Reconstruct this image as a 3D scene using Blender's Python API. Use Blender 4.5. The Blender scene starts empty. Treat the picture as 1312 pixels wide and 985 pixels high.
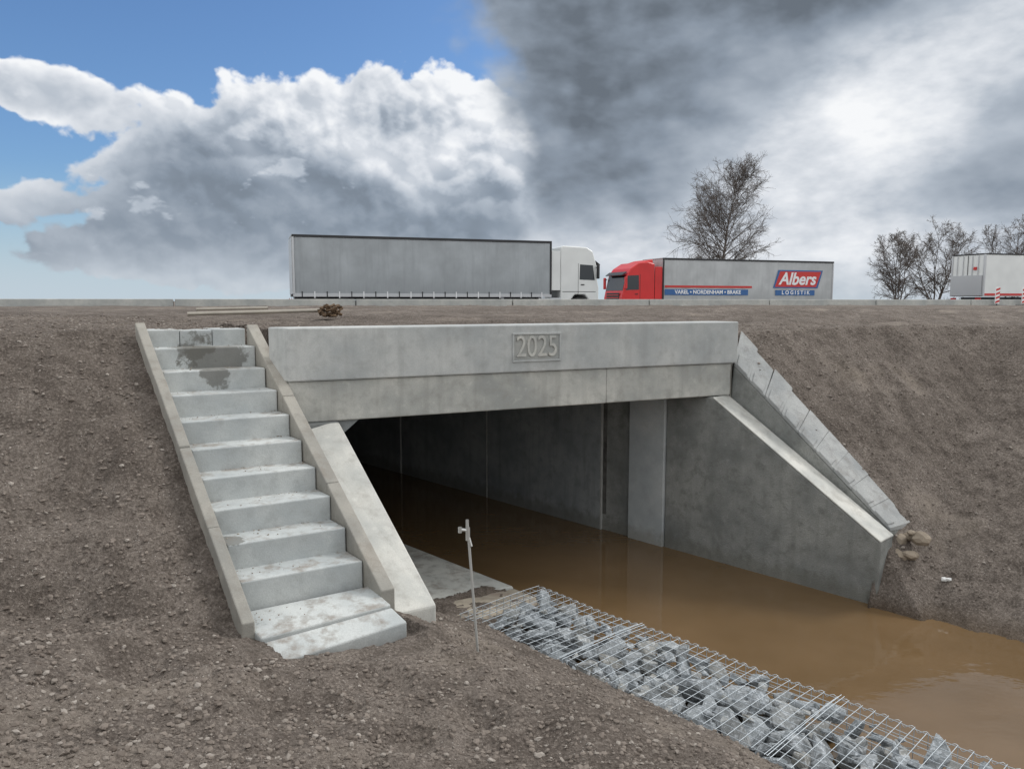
import bpy, bmesh, math, random
import numpy as np
from mathutils import Vector, Matrix, Euler
random.seed(7); np.random.seed(7)
S=bpy.context.scene
S.view_settings.view_transform='Standard'
S.view_settings.look='None'
S.view_settings.exposure=0
rad=math.radians

# ---------------------------------------------------------------- helpers
def empty(name,loc=(0,0,0),rz=0.0):
    e=bpy.data.objects.new(name,None); S.collection.objects.link(e)
    e.location=loc; e.rotation_euler=(0,0,rz); return e
def mk(name,verts,faces,mat=None,parent=None,bevel=0,smooth=False,seg=2):
    me=bpy.data.meshes.new(name)
    me.from_pydata([tuple(v) for v in verts],[],[tuple(f) for f in faces]); me.update()
    bm=bmesh.new(); bm.from_mesh(me); bmesh.ops.recalc_face_normals(bm,faces=bm.faces); bm.to_mesh(me); bm.free()
    o=bpy.data.objects.new(name,me); S.collection.objects.link(o)
    if mat: me.materials.append(mat)
    if parent: o.parent=parent
    if bevel:
        b=o.modifiers.new('b','BEVEL'); b.width=bevel; b.segments=seg; b.limit_method='ANGLE'; b.angle_limit=rad(25)
    if smooth:
        for p in me.polygons: p.use_smooth=True
    return o
HF=[(0,1,2,3),(7,6,5,4),(0,4,5,1),(1,5,6,2),(2,6,7,3),(3,7,4,0)]
def hexa(name,b4,t4,mat,parent=None,bevel=.01):
    return mk(name,list(b4)+list(t4),HF,mat,parent,bevel)
def box(name,x0,x1,y0,y1,z0,z1,mat,parent=None,bevel=0.0):
    b=[(x0,y0,z0),(x1,y0,z0),(x1,y1,z0),(x0,y1,z0)]; t=[(x0,y0,z1),(x1,y0,z1),(x1,y1,z1),(x0,y1,z1)]
    return hexa(name,b,t,mat,parent,bevel)
def fast_mesh(name,V,F,mat,parent=None,smooth=False):
    V=np.asarray(V,dtype=np.float32); F=np.asarray(F,dtype=np.int32)
    k=F.shape[1]
    me=bpy.data.meshes.new(name)
    me.vertices.add(len(V)); me.vertices.foreach_set('co',V.ravel())
    me.loops.add(F.size); me.loops.foreach_set('vertex_index',F.ravel())
    me.polygons.add(len(F)); me.polygons.foreach_set('loop_start',np.arange(0,F.size,k,dtype=np.int32))
    me.polygons.foreach_set('loop_total',np.full(len(F),k,dtype=np.int32))
    me.polygons.foreach_set('use_smooth',np.full(len(F),smooth,dtype=bool))
    me.update(calc_edges=True); me.validate()
    o=bpy.data.objects.new(name,me); S.collection.objects.link(o)
    if mat: me.materials.append(mat)
    if parent: o.parent=parent
    return o
class Tubes:
    def __init__(s): s.V=[]; s.F=[]; s.n=0
    def add(s,pts,rads,sides=5):
        pts=np.asarray(pts,float); n=len(pts)
        if np.isscalar(rads): rads=[rads]*n
        rads=np.asarray(rads,float)
        d=np.gradient(pts,axis=0); d/=(np.linalg.norm(d,axis=1,keepdims=True)+1e-9)
        a=np.where(np.abs(d[:,2:3])<.9,np.array([[0,0,1.]]),np.array([[1.,0,0]]))
        u=np.cross(d,a); u/=np.linalg.norm(u,axis=1,keepdims=True); v=np.cross(d,u)
        an=2*math.pi*np.arange(sides)/sides
        ring=pts[:,None,:]+rads[:,None,None]*(u[:,None,:]*np.cos(an)[None,:,None]+v[:,None,:]*np.sin(an)[None,:,None])
        s.V.append(ring.reshape(-1,3))
        i=np.arange(n-1)[:,None]*sides; k=np.arange(sides)[None,:]; k2=(k+1)%sides
        s.F.append((np.stack([i+k,i+k2,i+sides+k2,i+sides+k],-1)+s.n).reshape(-1,4))
        s.n+=n*sides
    def build(s,name,mat,parent=None,smooth=True):
        return fast_mesh(name,np.concatenate(s.V),np.concatenate(s.F),mat,parent,smooth)
_perm=np.random.permutation(256); _val=np.random.rand(256)
def vn(x,y):
    xi=np.floor(x).astype(int); yi=np.floor(y).astype(int); fx=x-xi; fy=y-yi
    fx=fx*fx*fx*(fx*(fx*6-15)+10); fy=fy*fy*fy*(fy*(fy*6-15)+10)
    g=lambda a,b:_val[_perm[(_perm[a&255]+b)&255]]
    return (g(xi,yi)*(1-fx)+g(xi+1,yi)*fx)*(1-fy)+(g(xi,yi+1)*(1-fx)+g(xi+1,yi+1)*fx)*fy
def fbm(x,y,o=4):
    s=0;a=.5;t=0
    for i in range(o):
        s=s+a*(vn(x,y)-.5); t+=a
        x,y=(x*.8-y*.6)*2.03+17.3,(x*.6+y*.8)*2.03+5.1; a*=.5
    return s/t
def sst(a,b,x):
    t=np.clip((x-a)/(b-a),0,1); return t*t*(3-2*t)

# ---------------------------------------------------------------- materials
class NT:
    def __init__(s,nt): s.nt=nt; s.n=nt.nodes; s.l=nt.links
    def new(s,t,**k):
        n=s.n.new(t)
        for a,b in k.items(): setattr(n,a,b)
        return n
    def put(s,sock,v):
        if isinstance(v,bpy.types.NodeSocket): s.l.new(v,sock)
        elif v is not None: sock.default_value=v
    def m(s,op,a,b=None,c=None,clamp=False):
        n=s.new('ShaderNodeMath',operation=op); n.use_clamp=clamp
        s.put(n.inputs[0],a)
        if b is not None: s.put(n.inputs[1],b)
        if c is not None: s.put(n.inputs[2],c)
        return n.outputs[0]
    def mix(s,f,a,b,mode='MIX'):
        n=s.new('ShaderNodeMix',data_type='RGBA',blend_type=mode)
        s.put(n.inputs[0],f)
        for i,v in ((6,a),(7,b)):
            if isinstance(v,tuple) and len(v)==3: v=v+(1,)
            s.put(n.inputs[i],v)
        return n.outputs[2]
    def noise(s,vec,scale,detail=4,rough=.55,dist=0):
        n=s.new('ShaderNodeTexNoise'); s.put(n.inputs['Vector'],vec)
        n.inputs['Scale'].default_value=scale; n.inputs['Detail'].default_value=detail
        n.inputs['Roughness'].default_value=rough; n.inputs['Distortion'].default_value=0
        return n.outputs[0]
    def ramp(s,f,pts):
        n=s.new('ShaderNodeValToRGB'); s.put(n.inputs[0],f); e=n.color_ramp.elements
        while len(e)<len(pts): e.new(.5)
        for i,(p,c) in enumerate(pts):
            e[i].position=p
            e[i].color=(c,c,c,1) if not isinstance(c,tuple) else c+(1,)
        return n.outputs[0]
    def rng(s,x,a,b,c=0,d=1):
        n=s.new('ShaderNodeMapRange',interpolation_type='SMOOTHSTEP')
        s.put(n.inputs[0],x)
        for i,v in enumerate((a,b,c,d)): n.inputs[i+1].default_value=v
        return n.outputs[0]
def newmat(name):
    m=bpy.data.materials.new(name); m.use_nodes=True
    t=NT(m.node_tree); b=t.n['Principled BSDF']
    tc=t.new('ShaderNodeTexCoord').outputs['Object']
    return m,t,b,tc
def bump(t,b,h,strength,dist=.01):
    n=t.new('ShaderNodeBump'); n.inputs['Strength'].default_value=strength; n.inputs['Distance'].default_value=dist
    t.put(n.inputs['Height'],h); t.l.new(n.outputs[0],b.inputs['Normal'])
def plain(name,col,rough=.6,metal=0,var=.12,scale=6):
    m,t,b,tc=newmat(name)
    if var:
        n=t.noise(tc,scale,2)
        c=t.mix(t.ramp(n,[(.3,0.),(.7,1.)]),tuple(x*(1-var) for x in col),tuple(min(1,x*(1+var)) for x in col))
        t.l.new(c,b.inputs['Base Color'])
    else: b.inputs['Base Color'].default_value=col+(1,)
    b.inputs['Roughness'].default_value=rough; b.inputs['Metallic'].default_value=metal
    return m
def concrete(name,col,dark=.6,rough=.85,bs=.35,stain=.5,soil=0.0,wet=None,grain=1.0,streak=0.0,spots=(),wetk=.5):
    m,t,b,tc=newmat(name)
    big=t.noise(tc,1.3,3,.6); mid=t.noise(tc,7,4,.65); fine=t.noise(tc,90,1,.6)
    cool=(col[0]*.93,col[1]*.965,col[2]*1.0)
    c=t.mix(t.ramp(big,[(.35,0.),(.65,1.)]),tuple(x*(1-.26*stain) for x in cool),tuple(min(1,x*1.10) for x in col))
    c=t.mix(t.m('MULTIPLY',t.ramp(mid,[(.50,0.),(.70,1.)]),stain*.6),c,tuple(x*dark for x in col))
    c=t.mix(t.m('MULTIPLY',t.ramp(mid,[(.30,1.),(.42,0.)]),stain*.35),c,tuple(min(.75,x*1.25) for x in col))
    c=t.mix(t.m('MULTIPLY',t.ramp(fine,[(.35,1.),(.6,0.)]),.22*grain),c,tuple(x*.6 for x in col))
    if streak:
        mp=t.new('ShaderNodeMapping'); t.l.new(tc,mp.inputs[0]); mp.inputs['Scale'].default_value=(5,5,.45)
        s=t.noise(mp.outputs[0],1.6,3,.6)
        c=t.mix(t.m('MULTIPLY',t.ramp(s,[(.5,0.),(.68,1.)]),streak),c,tuple(x*.55 for x in col))
    v=t.new('ShaderNodeTexVoronoi'); t.l.new(tc,v.inputs[0]); v.inputs['Scale'].default_value=38
    pore=t.ramp(v.outputs[0],[(.06,1.),(.13,0.)])
    pore=t.m('MULTIPLY',pore,t.ramp(mid,[(.48,0.),(.56,1.)]))
    c=t.mix(t.m('MULTIPLY',pore,.5),c,tuple(x*.35 for x in col))
    for (p,r_) in spots:   # damp patches
        vm=t.new('ShaderNodeVectorMath',operation='DISTANCE'); t.l.new(tc,vm.inputs[0]); vm.inputs[1].default_value=p
        d=t.m('ADD',t.m('DIVIDE',vm.outputs['Value'],r_),t.m('MULTIPLY',t.m('SUBTRACT',mid,.5),1.6))
        c=t.mix(t.rng(d,.8,1.0,.72,0),c,(.12,.115,.10))
    if soil:
        g=t.new('ShaderNodeNewGeometry'); sx=t.new('ShaderNodeSeparateXYZ'); t.l.new(g.outputs['Normal'],sx.inputs[0])
        up=t.rng(sx.outputs[2],.5,.9)
        sn=t.ramp(t.noise(tc,3.5,5,.7),[(.5,0.),(.64,1.)])
        c=t.mix(t.m('MULTIPLY',t.m('MULTIPLY',up,sn),soil),c,(.22,.18,.145))
    if wet is not None:
        sx=t.new('ShaderNodeSeparateXYZ'); t.l.new(tc,sx.inputs[0])
        zz=t.m('ADD',sx.outputs[2],t.m('MULTIPLY',mid,-.3))
        w=t.rng(zz,wet-.18,wet+.02,1,0)
        c=t.mix(t.m('MULTIPLY',w,wetk),c,tuple(x*f for x,f in zip(col,(.42,.38,.30))))
    t.l.new(c,b.inputs['Base Color']); b.inputs['Roughness'].default_value=rough
    b.inputs['Specular IOR Level'].default_value=.25
    h=t.m('ADD',t.m('MULTIPLY',fine,.5*grain),t.m('MULTIPLY',mid,1.2))
    bump(t,b,h,bs,.01)
    return m

# site frame : q = across the channel, r = along the channel (into the culvert)
P0=np.array([1.8,5.15]); NQ=np.array([.729,.6845]); NC=np.array([-.6845,.729])
def W(q,r,z=0.0):
    p=P0+q*NQ+r*NC; return (p[0],p[1],z)
A25=rad(25); a_=np.array([math.cos(A25),math.sin(A25)]); O=np.array([-2.34,8.0])
def B(s,t,z):
    p=O+s*a_+t*NC; return (p[0],p[1],z)
WATER=-3.55
R1=np.array([-1.277,6.39]); DS=np.array([-.1936,.2588]); WV=np.array([.87,.522]); Z1=-2.205; RI=.214
def ST(i,w,z):
    p=R1+(i-1)*DS+w*WV; return (p[0],p[1],z)
def zs(i): return Z1+RI*(i-1)

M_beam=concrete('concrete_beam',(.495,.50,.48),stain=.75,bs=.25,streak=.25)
M_beam2=concrete('concrete_lower_beam',(.49,.485,.445),stain=1.1,bs=.4,streak=.35)
M_step=concrete('concrete_step',(.485,.50,.485),stain=.7,bs=.25,soil=.65,
   spots=((ST(9,-.42,zs(9)-.08),.34),(ST(8,-.5,zs(8)-.05),.16),(ST(9.4,-.6,zs(9)),.25),(ST(2.4,-.95,zs(2)),.15)))
M_string=concrete('concrete_edging',(.34,.32,.28),stain=.8,bs=.4,soil=.3)
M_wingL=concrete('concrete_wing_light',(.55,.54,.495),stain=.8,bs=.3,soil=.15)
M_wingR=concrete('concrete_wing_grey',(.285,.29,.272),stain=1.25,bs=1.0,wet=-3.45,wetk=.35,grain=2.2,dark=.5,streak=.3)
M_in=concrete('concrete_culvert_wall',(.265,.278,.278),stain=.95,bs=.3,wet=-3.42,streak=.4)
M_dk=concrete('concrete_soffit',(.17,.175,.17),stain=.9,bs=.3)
M_pil=concrete('concrete_pillar',(.43,.445,.44),stain=.5,bs=.3,wet=-3.46)
M_slab=concrete('concrete_berm',(.54,.535,.49),stain=1.0,bs=.4,soil=.5)
M_blk=concrete('concrete_slope_slab',(.37,.375,.365),stain=1.0,bs=.9,grain=1.6,soil=.25)
M_bar=concrete('concrete_barrier',(.45,.45,.42),stain=.6,bs=.2)

def soilmat():
    m,t,b,tc=newmat('soil')
    big=t.noise(tc,.55,3,.62); mid=t.noise(tc,3.4,5,.74); fine=t.noise(tc,38,4,.8)
    c=t.mix(t.ramp(big,[(.36,0.),(.64,1.)]),(.160,.134,.114),(.245,.209,.180))
    c=t.mix(t.m('MULTIPLY',t.ramp(mid,[(.40,1.),(.54,0.)]),.65),c,(.098,.080,.067))
    c=t.mix(t.m('MULTIPLY',t.ramp(fine,[(.38,1.),(.52,0.)]),.7),c,(.066,.053,.044))
    c=t.mix(t.m('MULTIPLY',t.ramp(fine,[(.55,0.),(.67,1.)]),.65),c,(.38,.33,.285))
    v=t.new('ShaderNodeTexVoronoi'); t.l.new(tc,v.inputs[0]); v.inputs['Scale'].default_value=34
    sp=t.m('MULTIPLY',t.ramp(v.outputs[0],[(.10,1.),(.18,0.)]),t.ramp(mid,[(.52,0.),(.57,1.)]))
    c=t.mix(sp,c,(.50,.46,.42))
    c=t.mix(t.m('MULTIPLY',t.ramp(big,[(.56,0.),(.7,1.)]),.4),c,(.33,.28,.225))
    sx=t.new('ShaderNodeSeparateXYZ'); t.l.new(tc,sx.inputs[0])
    w=t.rng(sx.outputs[2],-3.56,-3.36,1,0)
    c=t.mix(t.m('MULTIPLY',w,.6),c,(.09,.062,.038))
    t.l.new(c,b.inputs['Base Color']); b.inputs['Roughness'].default_value=.95; b.inputs['Specular IOR Level'].default_value=.15
    h=t.m('ADD',t.m('MULTIPLY',mid,1.5),fine)
    bump(t,b,h,1.0,.035)
    return m
M_soil=soilmat()

def base_height(X,Y):
    q=(X-P0[0])*NQ[0]+(Y-P0[1])*NQ[1]; r=(X-P0[0])*NC[0]+(Y-P0[1])*NC[1]
    n=-X*math.sin(A25)+Y*math.cos(A25)
    m=-.342*X+.94*Y
    right=sst(3.5,6,q)
    P=-.33+.009*np.clip(n-9,0,19)-.10*right*sst(22,9,n)
    P=P+.12*fbm(X*.5,Y*.5,4)*sst(27,22,m)
    P=P+.08*np.sin((n-.15*X)*4.5+2*fbm(X*.3,Y*.3,2))*sst(9.3,10.5,n)*sst(24,15,n)*sst(2.5,6,X)
    EL=-.52-.678*(8.86-n)
    dW=(X+2.05)*.8133+(Y-8.1)*.5817
    EL=EL-2.0*sst(-.36,-.2,dW)
    F=np.interp(q,[-60,-8,-4.84,-2.4,-1.4,-.05,.1,1.25,1.4,1.6],[-1.2,-1.3,-1.9,-2.52,-2.56,-3.2,-3.5,-3.62,-3.95,-4.3])
    F=np.where((r>3.35)&(r<4.3)&(q>-1.2)&(q<1.25),np.interp(q,[-1.2,-.4,1.25],[-2.75,-3.3,-3.47]),F)
    F=np.where((r>=4.3)&(q>-.6),-3.65,F)
    F=np.where((r>=4.1)&(q>1.2),-4.3,F)
    left=np.minimum(P,np.maximum(EL,F))
    cor=np.where(n>8.6,P,F)
    s_=X*a_[0]+Y*a_[1]
    ER=-.50-1.0*(8.6-n)+(.25*fbm(X*.8,Y*.8,3)+.22*fbm(s_*2.6,n*.5,4))*sst(5.2,6,q)
    bank=-3.62+.5*(q-4.15)+.12*fbm(X*1.1,Y*1.1,3)
    lim=-3.62+2.0*(q-4.12)+6*np.clip(r-.9,0,3)
    R=np.minimum(P,np.maximum(bank,np.minimum(ER,lim)))
    isR=np.where(r<.95,q>4.08,q>4.9)
    z=np.where(dW<0.0,left,cor)
    z=np.where(isR,R,z)
    det=DS[0]*WV[1]-DS[1]*WV[0]
    dx=X-R1[0]; dy=Y-R1[1]
    ii=(dx*WV[1]-dy*WV[0])/det+1; ww=(DS[0]*dy-DS[1]*dx)/det
    z=np.where((ii>-.1)&(ii<10.6)&(ww>-1.05)&(ww<.1),z-.45,z)
    z=np.where((ii>-1.6)&(ii<=.05)&(ww>-.95)&(ww<.12),np.minimum(z,-2.66),z)
    z=np.where(m>28.45,-1.5,z)
    return z,q,r,n,m
def height(X,Y,detail=True):
    z,q,r,n,m=base_height(X,Y)
    if detail:
        k=np.where(m>28.3,0,1)
        big=.10*fbm(X*1.3+9,Y*1.3,3)*np.where(z>-.5,.5,1)
        slope=sst(-.45,-.8,z)*(1-sst(-2.35,-2.6,z)*(X<3))
        cl=fbm(X*5.5,Y*5.5,4); cl2=fbm(X*14+3,Y*14,3)
        z=z+k*(big+(.045+.035*slope)*cl+(.022+.014*slope)*(np.abs(cl2)*2-.5))
        for (px,py,pr,pd) in ((-.33,5.75,.2,.13),(.15,4.9,.25,.08),(-3.4,5.2,.5,.12),(-1.3,4.4,.3,.08),(.9,4.3,.3,.08),(-2.4,4.6,.3,.09),(-3.8,6.3,.4,.1),(-.9,4.9,.2,.07),(-.2,4.5,.16,.07),(-.6,4.2,.16,.06),(.5,4.6,.18,.06),(-1.9,4.9,.2,.06)):
            d=np.hypot(X-px,Y-py)/pr; z=z-pd*np.exp(-d*d*1.5)+.4*pd*np.exp(-(d-1.5)**2*4)
    return z
def axis(lo,hi,step,far_lo,far_hi,g=1.09):
    c=list(np.arange(lo,hi,step)); s=step; x=hi
    up=[]
    while x<far_hi: up.append(x); s*=g; x+=s
    up.append(far_hi); s=step; x=lo-step; dn=[]
    while x>far_lo: dn.append(x); s*=g; x-=s
    dn.append(far_lo)
    return np.array(dn[::-1]+c+up)
xs=axis(-6.5,9.0,.03,-1500,1500); ys=axis(3.0,13.0,.03,-60,2500)
XX,YY=np.meshgrid(xs,ys); ZZ=height(XX,YY)
nx,ny=len(xs),len(ys)
idx=np.arange(nx*ny).reshape(ny,nx)
f=np.stack([idx[:-1,:-1],idx[:-1,1:],idx[1:,1:],idx[1:,:-1]],-1).reshape(-1,4)
zf=ZZ.ravel()[f]; nf=(-XX*math.sin(A25)+YY*math.cos(A25)).ravel()[f].mean(1)
qf=((XX-P0[0])*NQ[0]+(YY-P0[1])*NQ[1]).ravel()[f].mean(1)
keep=~(((zf.max(1)-zf.min(1))>1.0)&(nf>7.5)&(nf<9.4)&(qf<4.75))
f=f[keep]
ground=fast_mesh('ground',np.stack([XX.ravel(),YY.ravel(),ZZ.ravel()],-1),f,M_soil,None,True)

def ico_variants(k,sub=1,jit=.25):
    out=[]
    for i in range(k):
        bm=bmesh.new(); bmesh.ops.create_icosphere(bm,subdivisions=sub,radius=1)
        V=np.array([v.co[:] for v in bm.verts]); V*=1+jit*(np.random.rand(len(V),1)-.5)*2
        F=np.array([[v.index for v in fc.verts] for fc in bm.faces]); bm.free(); out.append((V,F))
    return out
def rotm(n):
    q=np.random.randn(n,4); q/=np.linalg.norm(q,axis=1,keepdims=True); w,x,y,z=q.T
    return np.stack([1-2*(y*y+z*z),2*(x*y-z*w),2*(x*z+y*w),2*(x*y+z*w),1-2*(x*x+z*z),2*(y*z-x*w),2*(x*z-y*w),2*(y*z+x*w),1-2*(x*x+y*y)],-1).reshape(n,3,3)
def scatter(name,pos,size,mat,variants,flat=.7):
    Vs=[];Fs=[];off=0; n=len(pos); Rm=rotm(n); which=np.random.randint(0,len(variants),n)
    for k,(V,F) in enumerate(variants):
        I=np.where(which==k)[0]
        if len(I)==0: continue
        sc=size[I][:,None]*(0.7+.6*np.random.rand(len(I),3))
        P=np.einsum('nij,nvj->nvi',Rm[I],V[None]*sc[:,None,:]); P[:,:,2]*=flat
        P+=pos[I][:,None,:]
        nv=len(V); Vs.append(P.reshape(-1,3))
        Fs.append((F[None]+(np.arange(len(I))*nv)[:,None,None]).reshape(-1,3)+off); off+=nv*len(I)
    return fast_mesh(name,np.concatenate(Vs),np.concatenate(Fs),mat)
def islandmat(name,cols,rough=.9,bs=.4,scale=30,speck=0):
    m,t,b,tc=newmat(name)
    g=t.new('ShaderNodeNewGeometry').outputs['Random Per Island']
    c=t.ramp(g,[(i/(len(cols)-1),c) for i,c in enumerate(cols)])
    if bs:
        n=t.noise(tc,scale,4,.7)
        c=t.mix(t.m('MULTIPLY',t.ramp(n,[(.4,1.),(.6,0.)]),.5),c,tuple(x*.5 for x in cols[len(cols)//2]))
        if speck: c=t.mix(t.m('MULTIPLY',t.ramp(n,[(.53,0.),(.64,1.)]),speck),c,(.6,.63,.66))
        bump(t,b,n,bs,.02)
    t.l.new(c,b.inputs['Base Color']); b.inputs['Roughness'].default_value=rough
    b.inputs['Specular IOR Level'].default_value=.25
    return m
M_clod=islandmat('clods',[(.115,.094,.078),(.185,.155,.132),(.215,.182,.155),(.15,.125,.105),(.33,.295,.26)],bs=0)
N=62000
Yc=2.6+11*np.random.rand(N)**1.6; Xc=(np.random.rand(N)*2-1)*(.78*Yc+.3)
zc,qc,rc,nc,mc=base_height(Xc,Yc)
ok=~((qc>-.05)&(qc<4.2)) & (zc>-3.45)
det=DS[0]*WV[1]-DS[1]*WV[0]
iic=((Xc-R1[0])*WV[1]-(Yc-R1[1])*WV[0])/det+1; wwc=(DS[0]*(Yc-R1[1])-DS[1]*(Xc-R1[0]))/det
ok&=~((iic>-1.6)&(iic<11.5)&(wwc>-1.2)&(wwc<.3))
ok&=(fbm(Xc*.9,Yc*.9,3)+.3*np.random.rand(N)+.15*((zc>-2.4)&(zc<-.6))>-.02)
Xc,Yc=Xc[ok],Yc[ok]; Zc=height(Xc,Yc)
sz=.0035+.018*np.random.rand(len(Xc))**3.3
scatter('gravel',np.stack([Xc,Yc,Zc+sz*.15],-1),sz,M_clod,ico_variants(8,1,.35))

# ---------------------------------------------------------------- water
def watermat():
    m,t,b,tc=newmat('muddy_water')
    n=t.noise(tc,.6,3,.6)
    c=t.mix(t.ramp(n,[(.35,0.),(.65,1.)]),(.125,.078,.036),(.160,.101,.050))
    t.l.new(c,b.inputs['Base Color']); b.inputs['Roughness'].default_value=.015; b.inputs['IOR'].default_value=1.5
    mp=t.new('ShaderNodeMapping'); t.l.new(tc,mp.inputs[0]); mp.inputs['Rotation'].default_value=(0,0,rad(43)); mp.inputs['Scale'].default_value=(1,2.2,1)
    bump(t,b,t.noise(mp.outputs[0],2.6,3,.55),.07,.03); return m
M_water=watermat()
mk('water',[W(.6,-14,WATER),W(9,-14,WATER),W(9,.95,WATER),W(4.3,.95,WATER),W(4.3,40,WATER),W(1.2,40,WATER),W(.6,4,WATER)],[(0,1,2,3,4,5,6)],M_water)

# ---------------------------------------------------------------- culvert
CUL=empty('culvert_bridge')
def ext_r(name,prof,q0,q1,mat,bevel=.012):
    n=len(prof)
    V=[W(q0,r,z) for r,z in prof]+[W(q1,r,z) for r,z in prof]
    F=[tuple(range(n)),tuple(range(2*n-1,n-1,-1))]+[(i,(i+1)%n,n+(i+1)%n,n+i) for i in range(n)]
    return mk(name,V,F,mat,CUL,bevel)
def beam(name,s0,s1,t0,t1,z0,z1,mat,bevel=.014):
    return hexa(name,[B(s0,t0,z0),B(s1,t0,z0),B(s1,t1,z0),B(s0,t1,z0)],[B(s0,t0,z1),B(s1,t0,z1),B(s1,t1,z1),B(s0,t1,z1)],mat,CUL,bevel)
beam('parapet_beam',0,6.0,0,.43,-.845,-.28,M_beam,.016)
beam('lower_beam_near',.02,3.93,.035,.42,-1.29,-.848,M_beam2)
beam('lower_beam_far',3.935,5.93,.037,.42,-1.288,-.848,M_beam2)
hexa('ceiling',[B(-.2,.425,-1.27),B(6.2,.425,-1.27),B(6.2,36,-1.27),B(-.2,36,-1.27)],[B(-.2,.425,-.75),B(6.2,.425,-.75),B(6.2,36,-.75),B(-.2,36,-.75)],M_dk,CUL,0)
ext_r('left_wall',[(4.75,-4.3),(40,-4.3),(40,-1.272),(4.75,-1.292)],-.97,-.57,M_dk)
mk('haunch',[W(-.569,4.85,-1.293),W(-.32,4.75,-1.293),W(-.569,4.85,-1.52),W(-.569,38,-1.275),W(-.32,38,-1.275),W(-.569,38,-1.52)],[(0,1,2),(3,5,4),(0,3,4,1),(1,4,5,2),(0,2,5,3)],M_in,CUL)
ext_r('pillar',[(3.905,-4.3),(4.54,-4.3),(4.54,-1.292),(3.905,-1.292)],4.185,4.6,M_pil)
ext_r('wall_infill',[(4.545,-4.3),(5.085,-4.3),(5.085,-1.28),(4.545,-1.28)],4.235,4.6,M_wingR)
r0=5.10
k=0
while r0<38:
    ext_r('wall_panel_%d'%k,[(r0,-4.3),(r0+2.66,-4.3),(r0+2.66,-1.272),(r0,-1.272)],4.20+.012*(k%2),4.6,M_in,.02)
    r0+=2.69; k+=1
ext_r('joint_backing',[(4.6,-4.3),(39,-4.3),(39,-1.0),(4.6,-1.0)],4.55,4.75,M_string,0)
ext_r('end_light_block',[(38,-4.3),(38.3,-4.3),(38.3,-1.0),(38,-1.0)],-1,4.7,M_dk,0)  # added, out of view: shuts the open far end to keep daylight out
M_seal=plain('joint_mortar',(.36,.36,.34),.9)
r0=5.10-.014; k=0
while r0<20:
    ext_r('joint_strip_%d'%k,[(r0-.008,-3.6),(r0+.008,-3.6),(r0+.008,-1.3),(r0-.008,-1.3)],4.196,4.24,M_seal,0)
    r0+=2.69; k+=1
ext_r('infill_seam',[(5.0,-3.3),(5.07,-3.3),(5.07,-1.3),(5.0,-1.3)],4.231,4.24,plain('seam_stain',(.09,.088,.08),.9,0,.4,8),0)
tb=Tubes(); 
c0=np.array(W(4.17,11.3,-1.75)); c1=np.array(W(4.21,11.3,-1.75)); tb.add([c0,c1],.2,20)
tb.build('pipe_sleeve',M_pil,CUL)
V=[W(-.57,4.32,-4.2),W(1.4,4.08,-4.2),W(1.4,38,-4.2),W(-.57,38,-4.2)]
hexa('berm_slab',V,[(V[0][0],V[0][1],-3.40),(V[1][0],V[1][1],-3.46),(V[2][0],V[2][1],-3.46),(V[3][0],V[3][1],-3.40)],M_slab,CUL,.03)
mk('lean_concrete',[W(-.5,3.72,-3.30),W(.3,3.45,-3.38),W(1.33,3.47,-3.45),W(1.36,4.04,-3.465),W(-.5,4.28,-3.36),
   W(-.5,3.72,-3.9),W(.3,3.45,-3.9),W(1.33,3.47,-3.9),W(1.36,4.04,-3.9),W(-.5,4.28,-3.9)],[(0,1,2,3,4),(9,8,7,6,5),(0,5,6,1),(1,6,7,2),(2,7,8,3),(3,8,9,4),(4,9,5,0)],
   concrete('lean_concrete',(.38,.33,.26),stain=1.0,bs=.9,soil=.8),CUL,.02)
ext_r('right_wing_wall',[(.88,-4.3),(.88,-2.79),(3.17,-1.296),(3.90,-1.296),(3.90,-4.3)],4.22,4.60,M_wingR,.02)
def capstrip(name,q0,q1,pr,th,mat):
    (ra,za),(rb,zb)=pr
    b=[W(q0,ra,za),W(q1,ra,za),W(q1,rb,zb),W(q0,rb,zb)]; t=[(x,y,z+th) for x,y,z in b]
    return hexa(name,b,t,mat,CUL,.012)
capstrip('right_wing_cap',4.216,4.604,((.876,-2.792),(3.15,-1.312)),.022,M_wingL)
Lo=[np.array([-2.25,8.0]),np.array([-.985,6.24])]; Li=[np.array([-1.86,8.20]),np.array([-.66,6.49])]
bt=[(*Lo[1],-3.6),(*Li[1],-3.6),(*Li[0],-3.6),(*Lo[0],-3.6)]
tp=[(*Lo[1],-2.62),(*Li[1],-2.64),(*Li[0],-1.293),(*Lo[0],-1.293)]
hexa('left_wing_wall',bt,tp,M_wingL,CUL,.02)
hexa('left_abutment',[B(.12,.05,-3.6),B(.55,.05,-3.6),B(.55,.5,-3.6),B(.12,.5,-3.6)],[B(.12,.05,-1.294),B(.55,.05,-1.294),B(.55,.5,-1.294),B(.12,.5,-1.294)],M_dk,CUL,.02)
def lerp(a,b,t): return tuple(x+(y-x)*t for x,y in zip(a,b))
iu,il=(4.64,3.10,-.87),(4.64,.93,-2.74)
ou,ol=(5.08,3.30,-.47),(5.14,.88,-2.76)
def Wt(p,dz=0): return W(p[0],p[1],p[2]+dz)
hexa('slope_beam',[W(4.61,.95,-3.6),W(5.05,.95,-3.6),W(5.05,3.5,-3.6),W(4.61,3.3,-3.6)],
     [Wt(il,-.02),Wt(ol,-.05),Wt(ou,-.05),Wt(iu,-.02)],M_wingR,CUL,.02)
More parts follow.
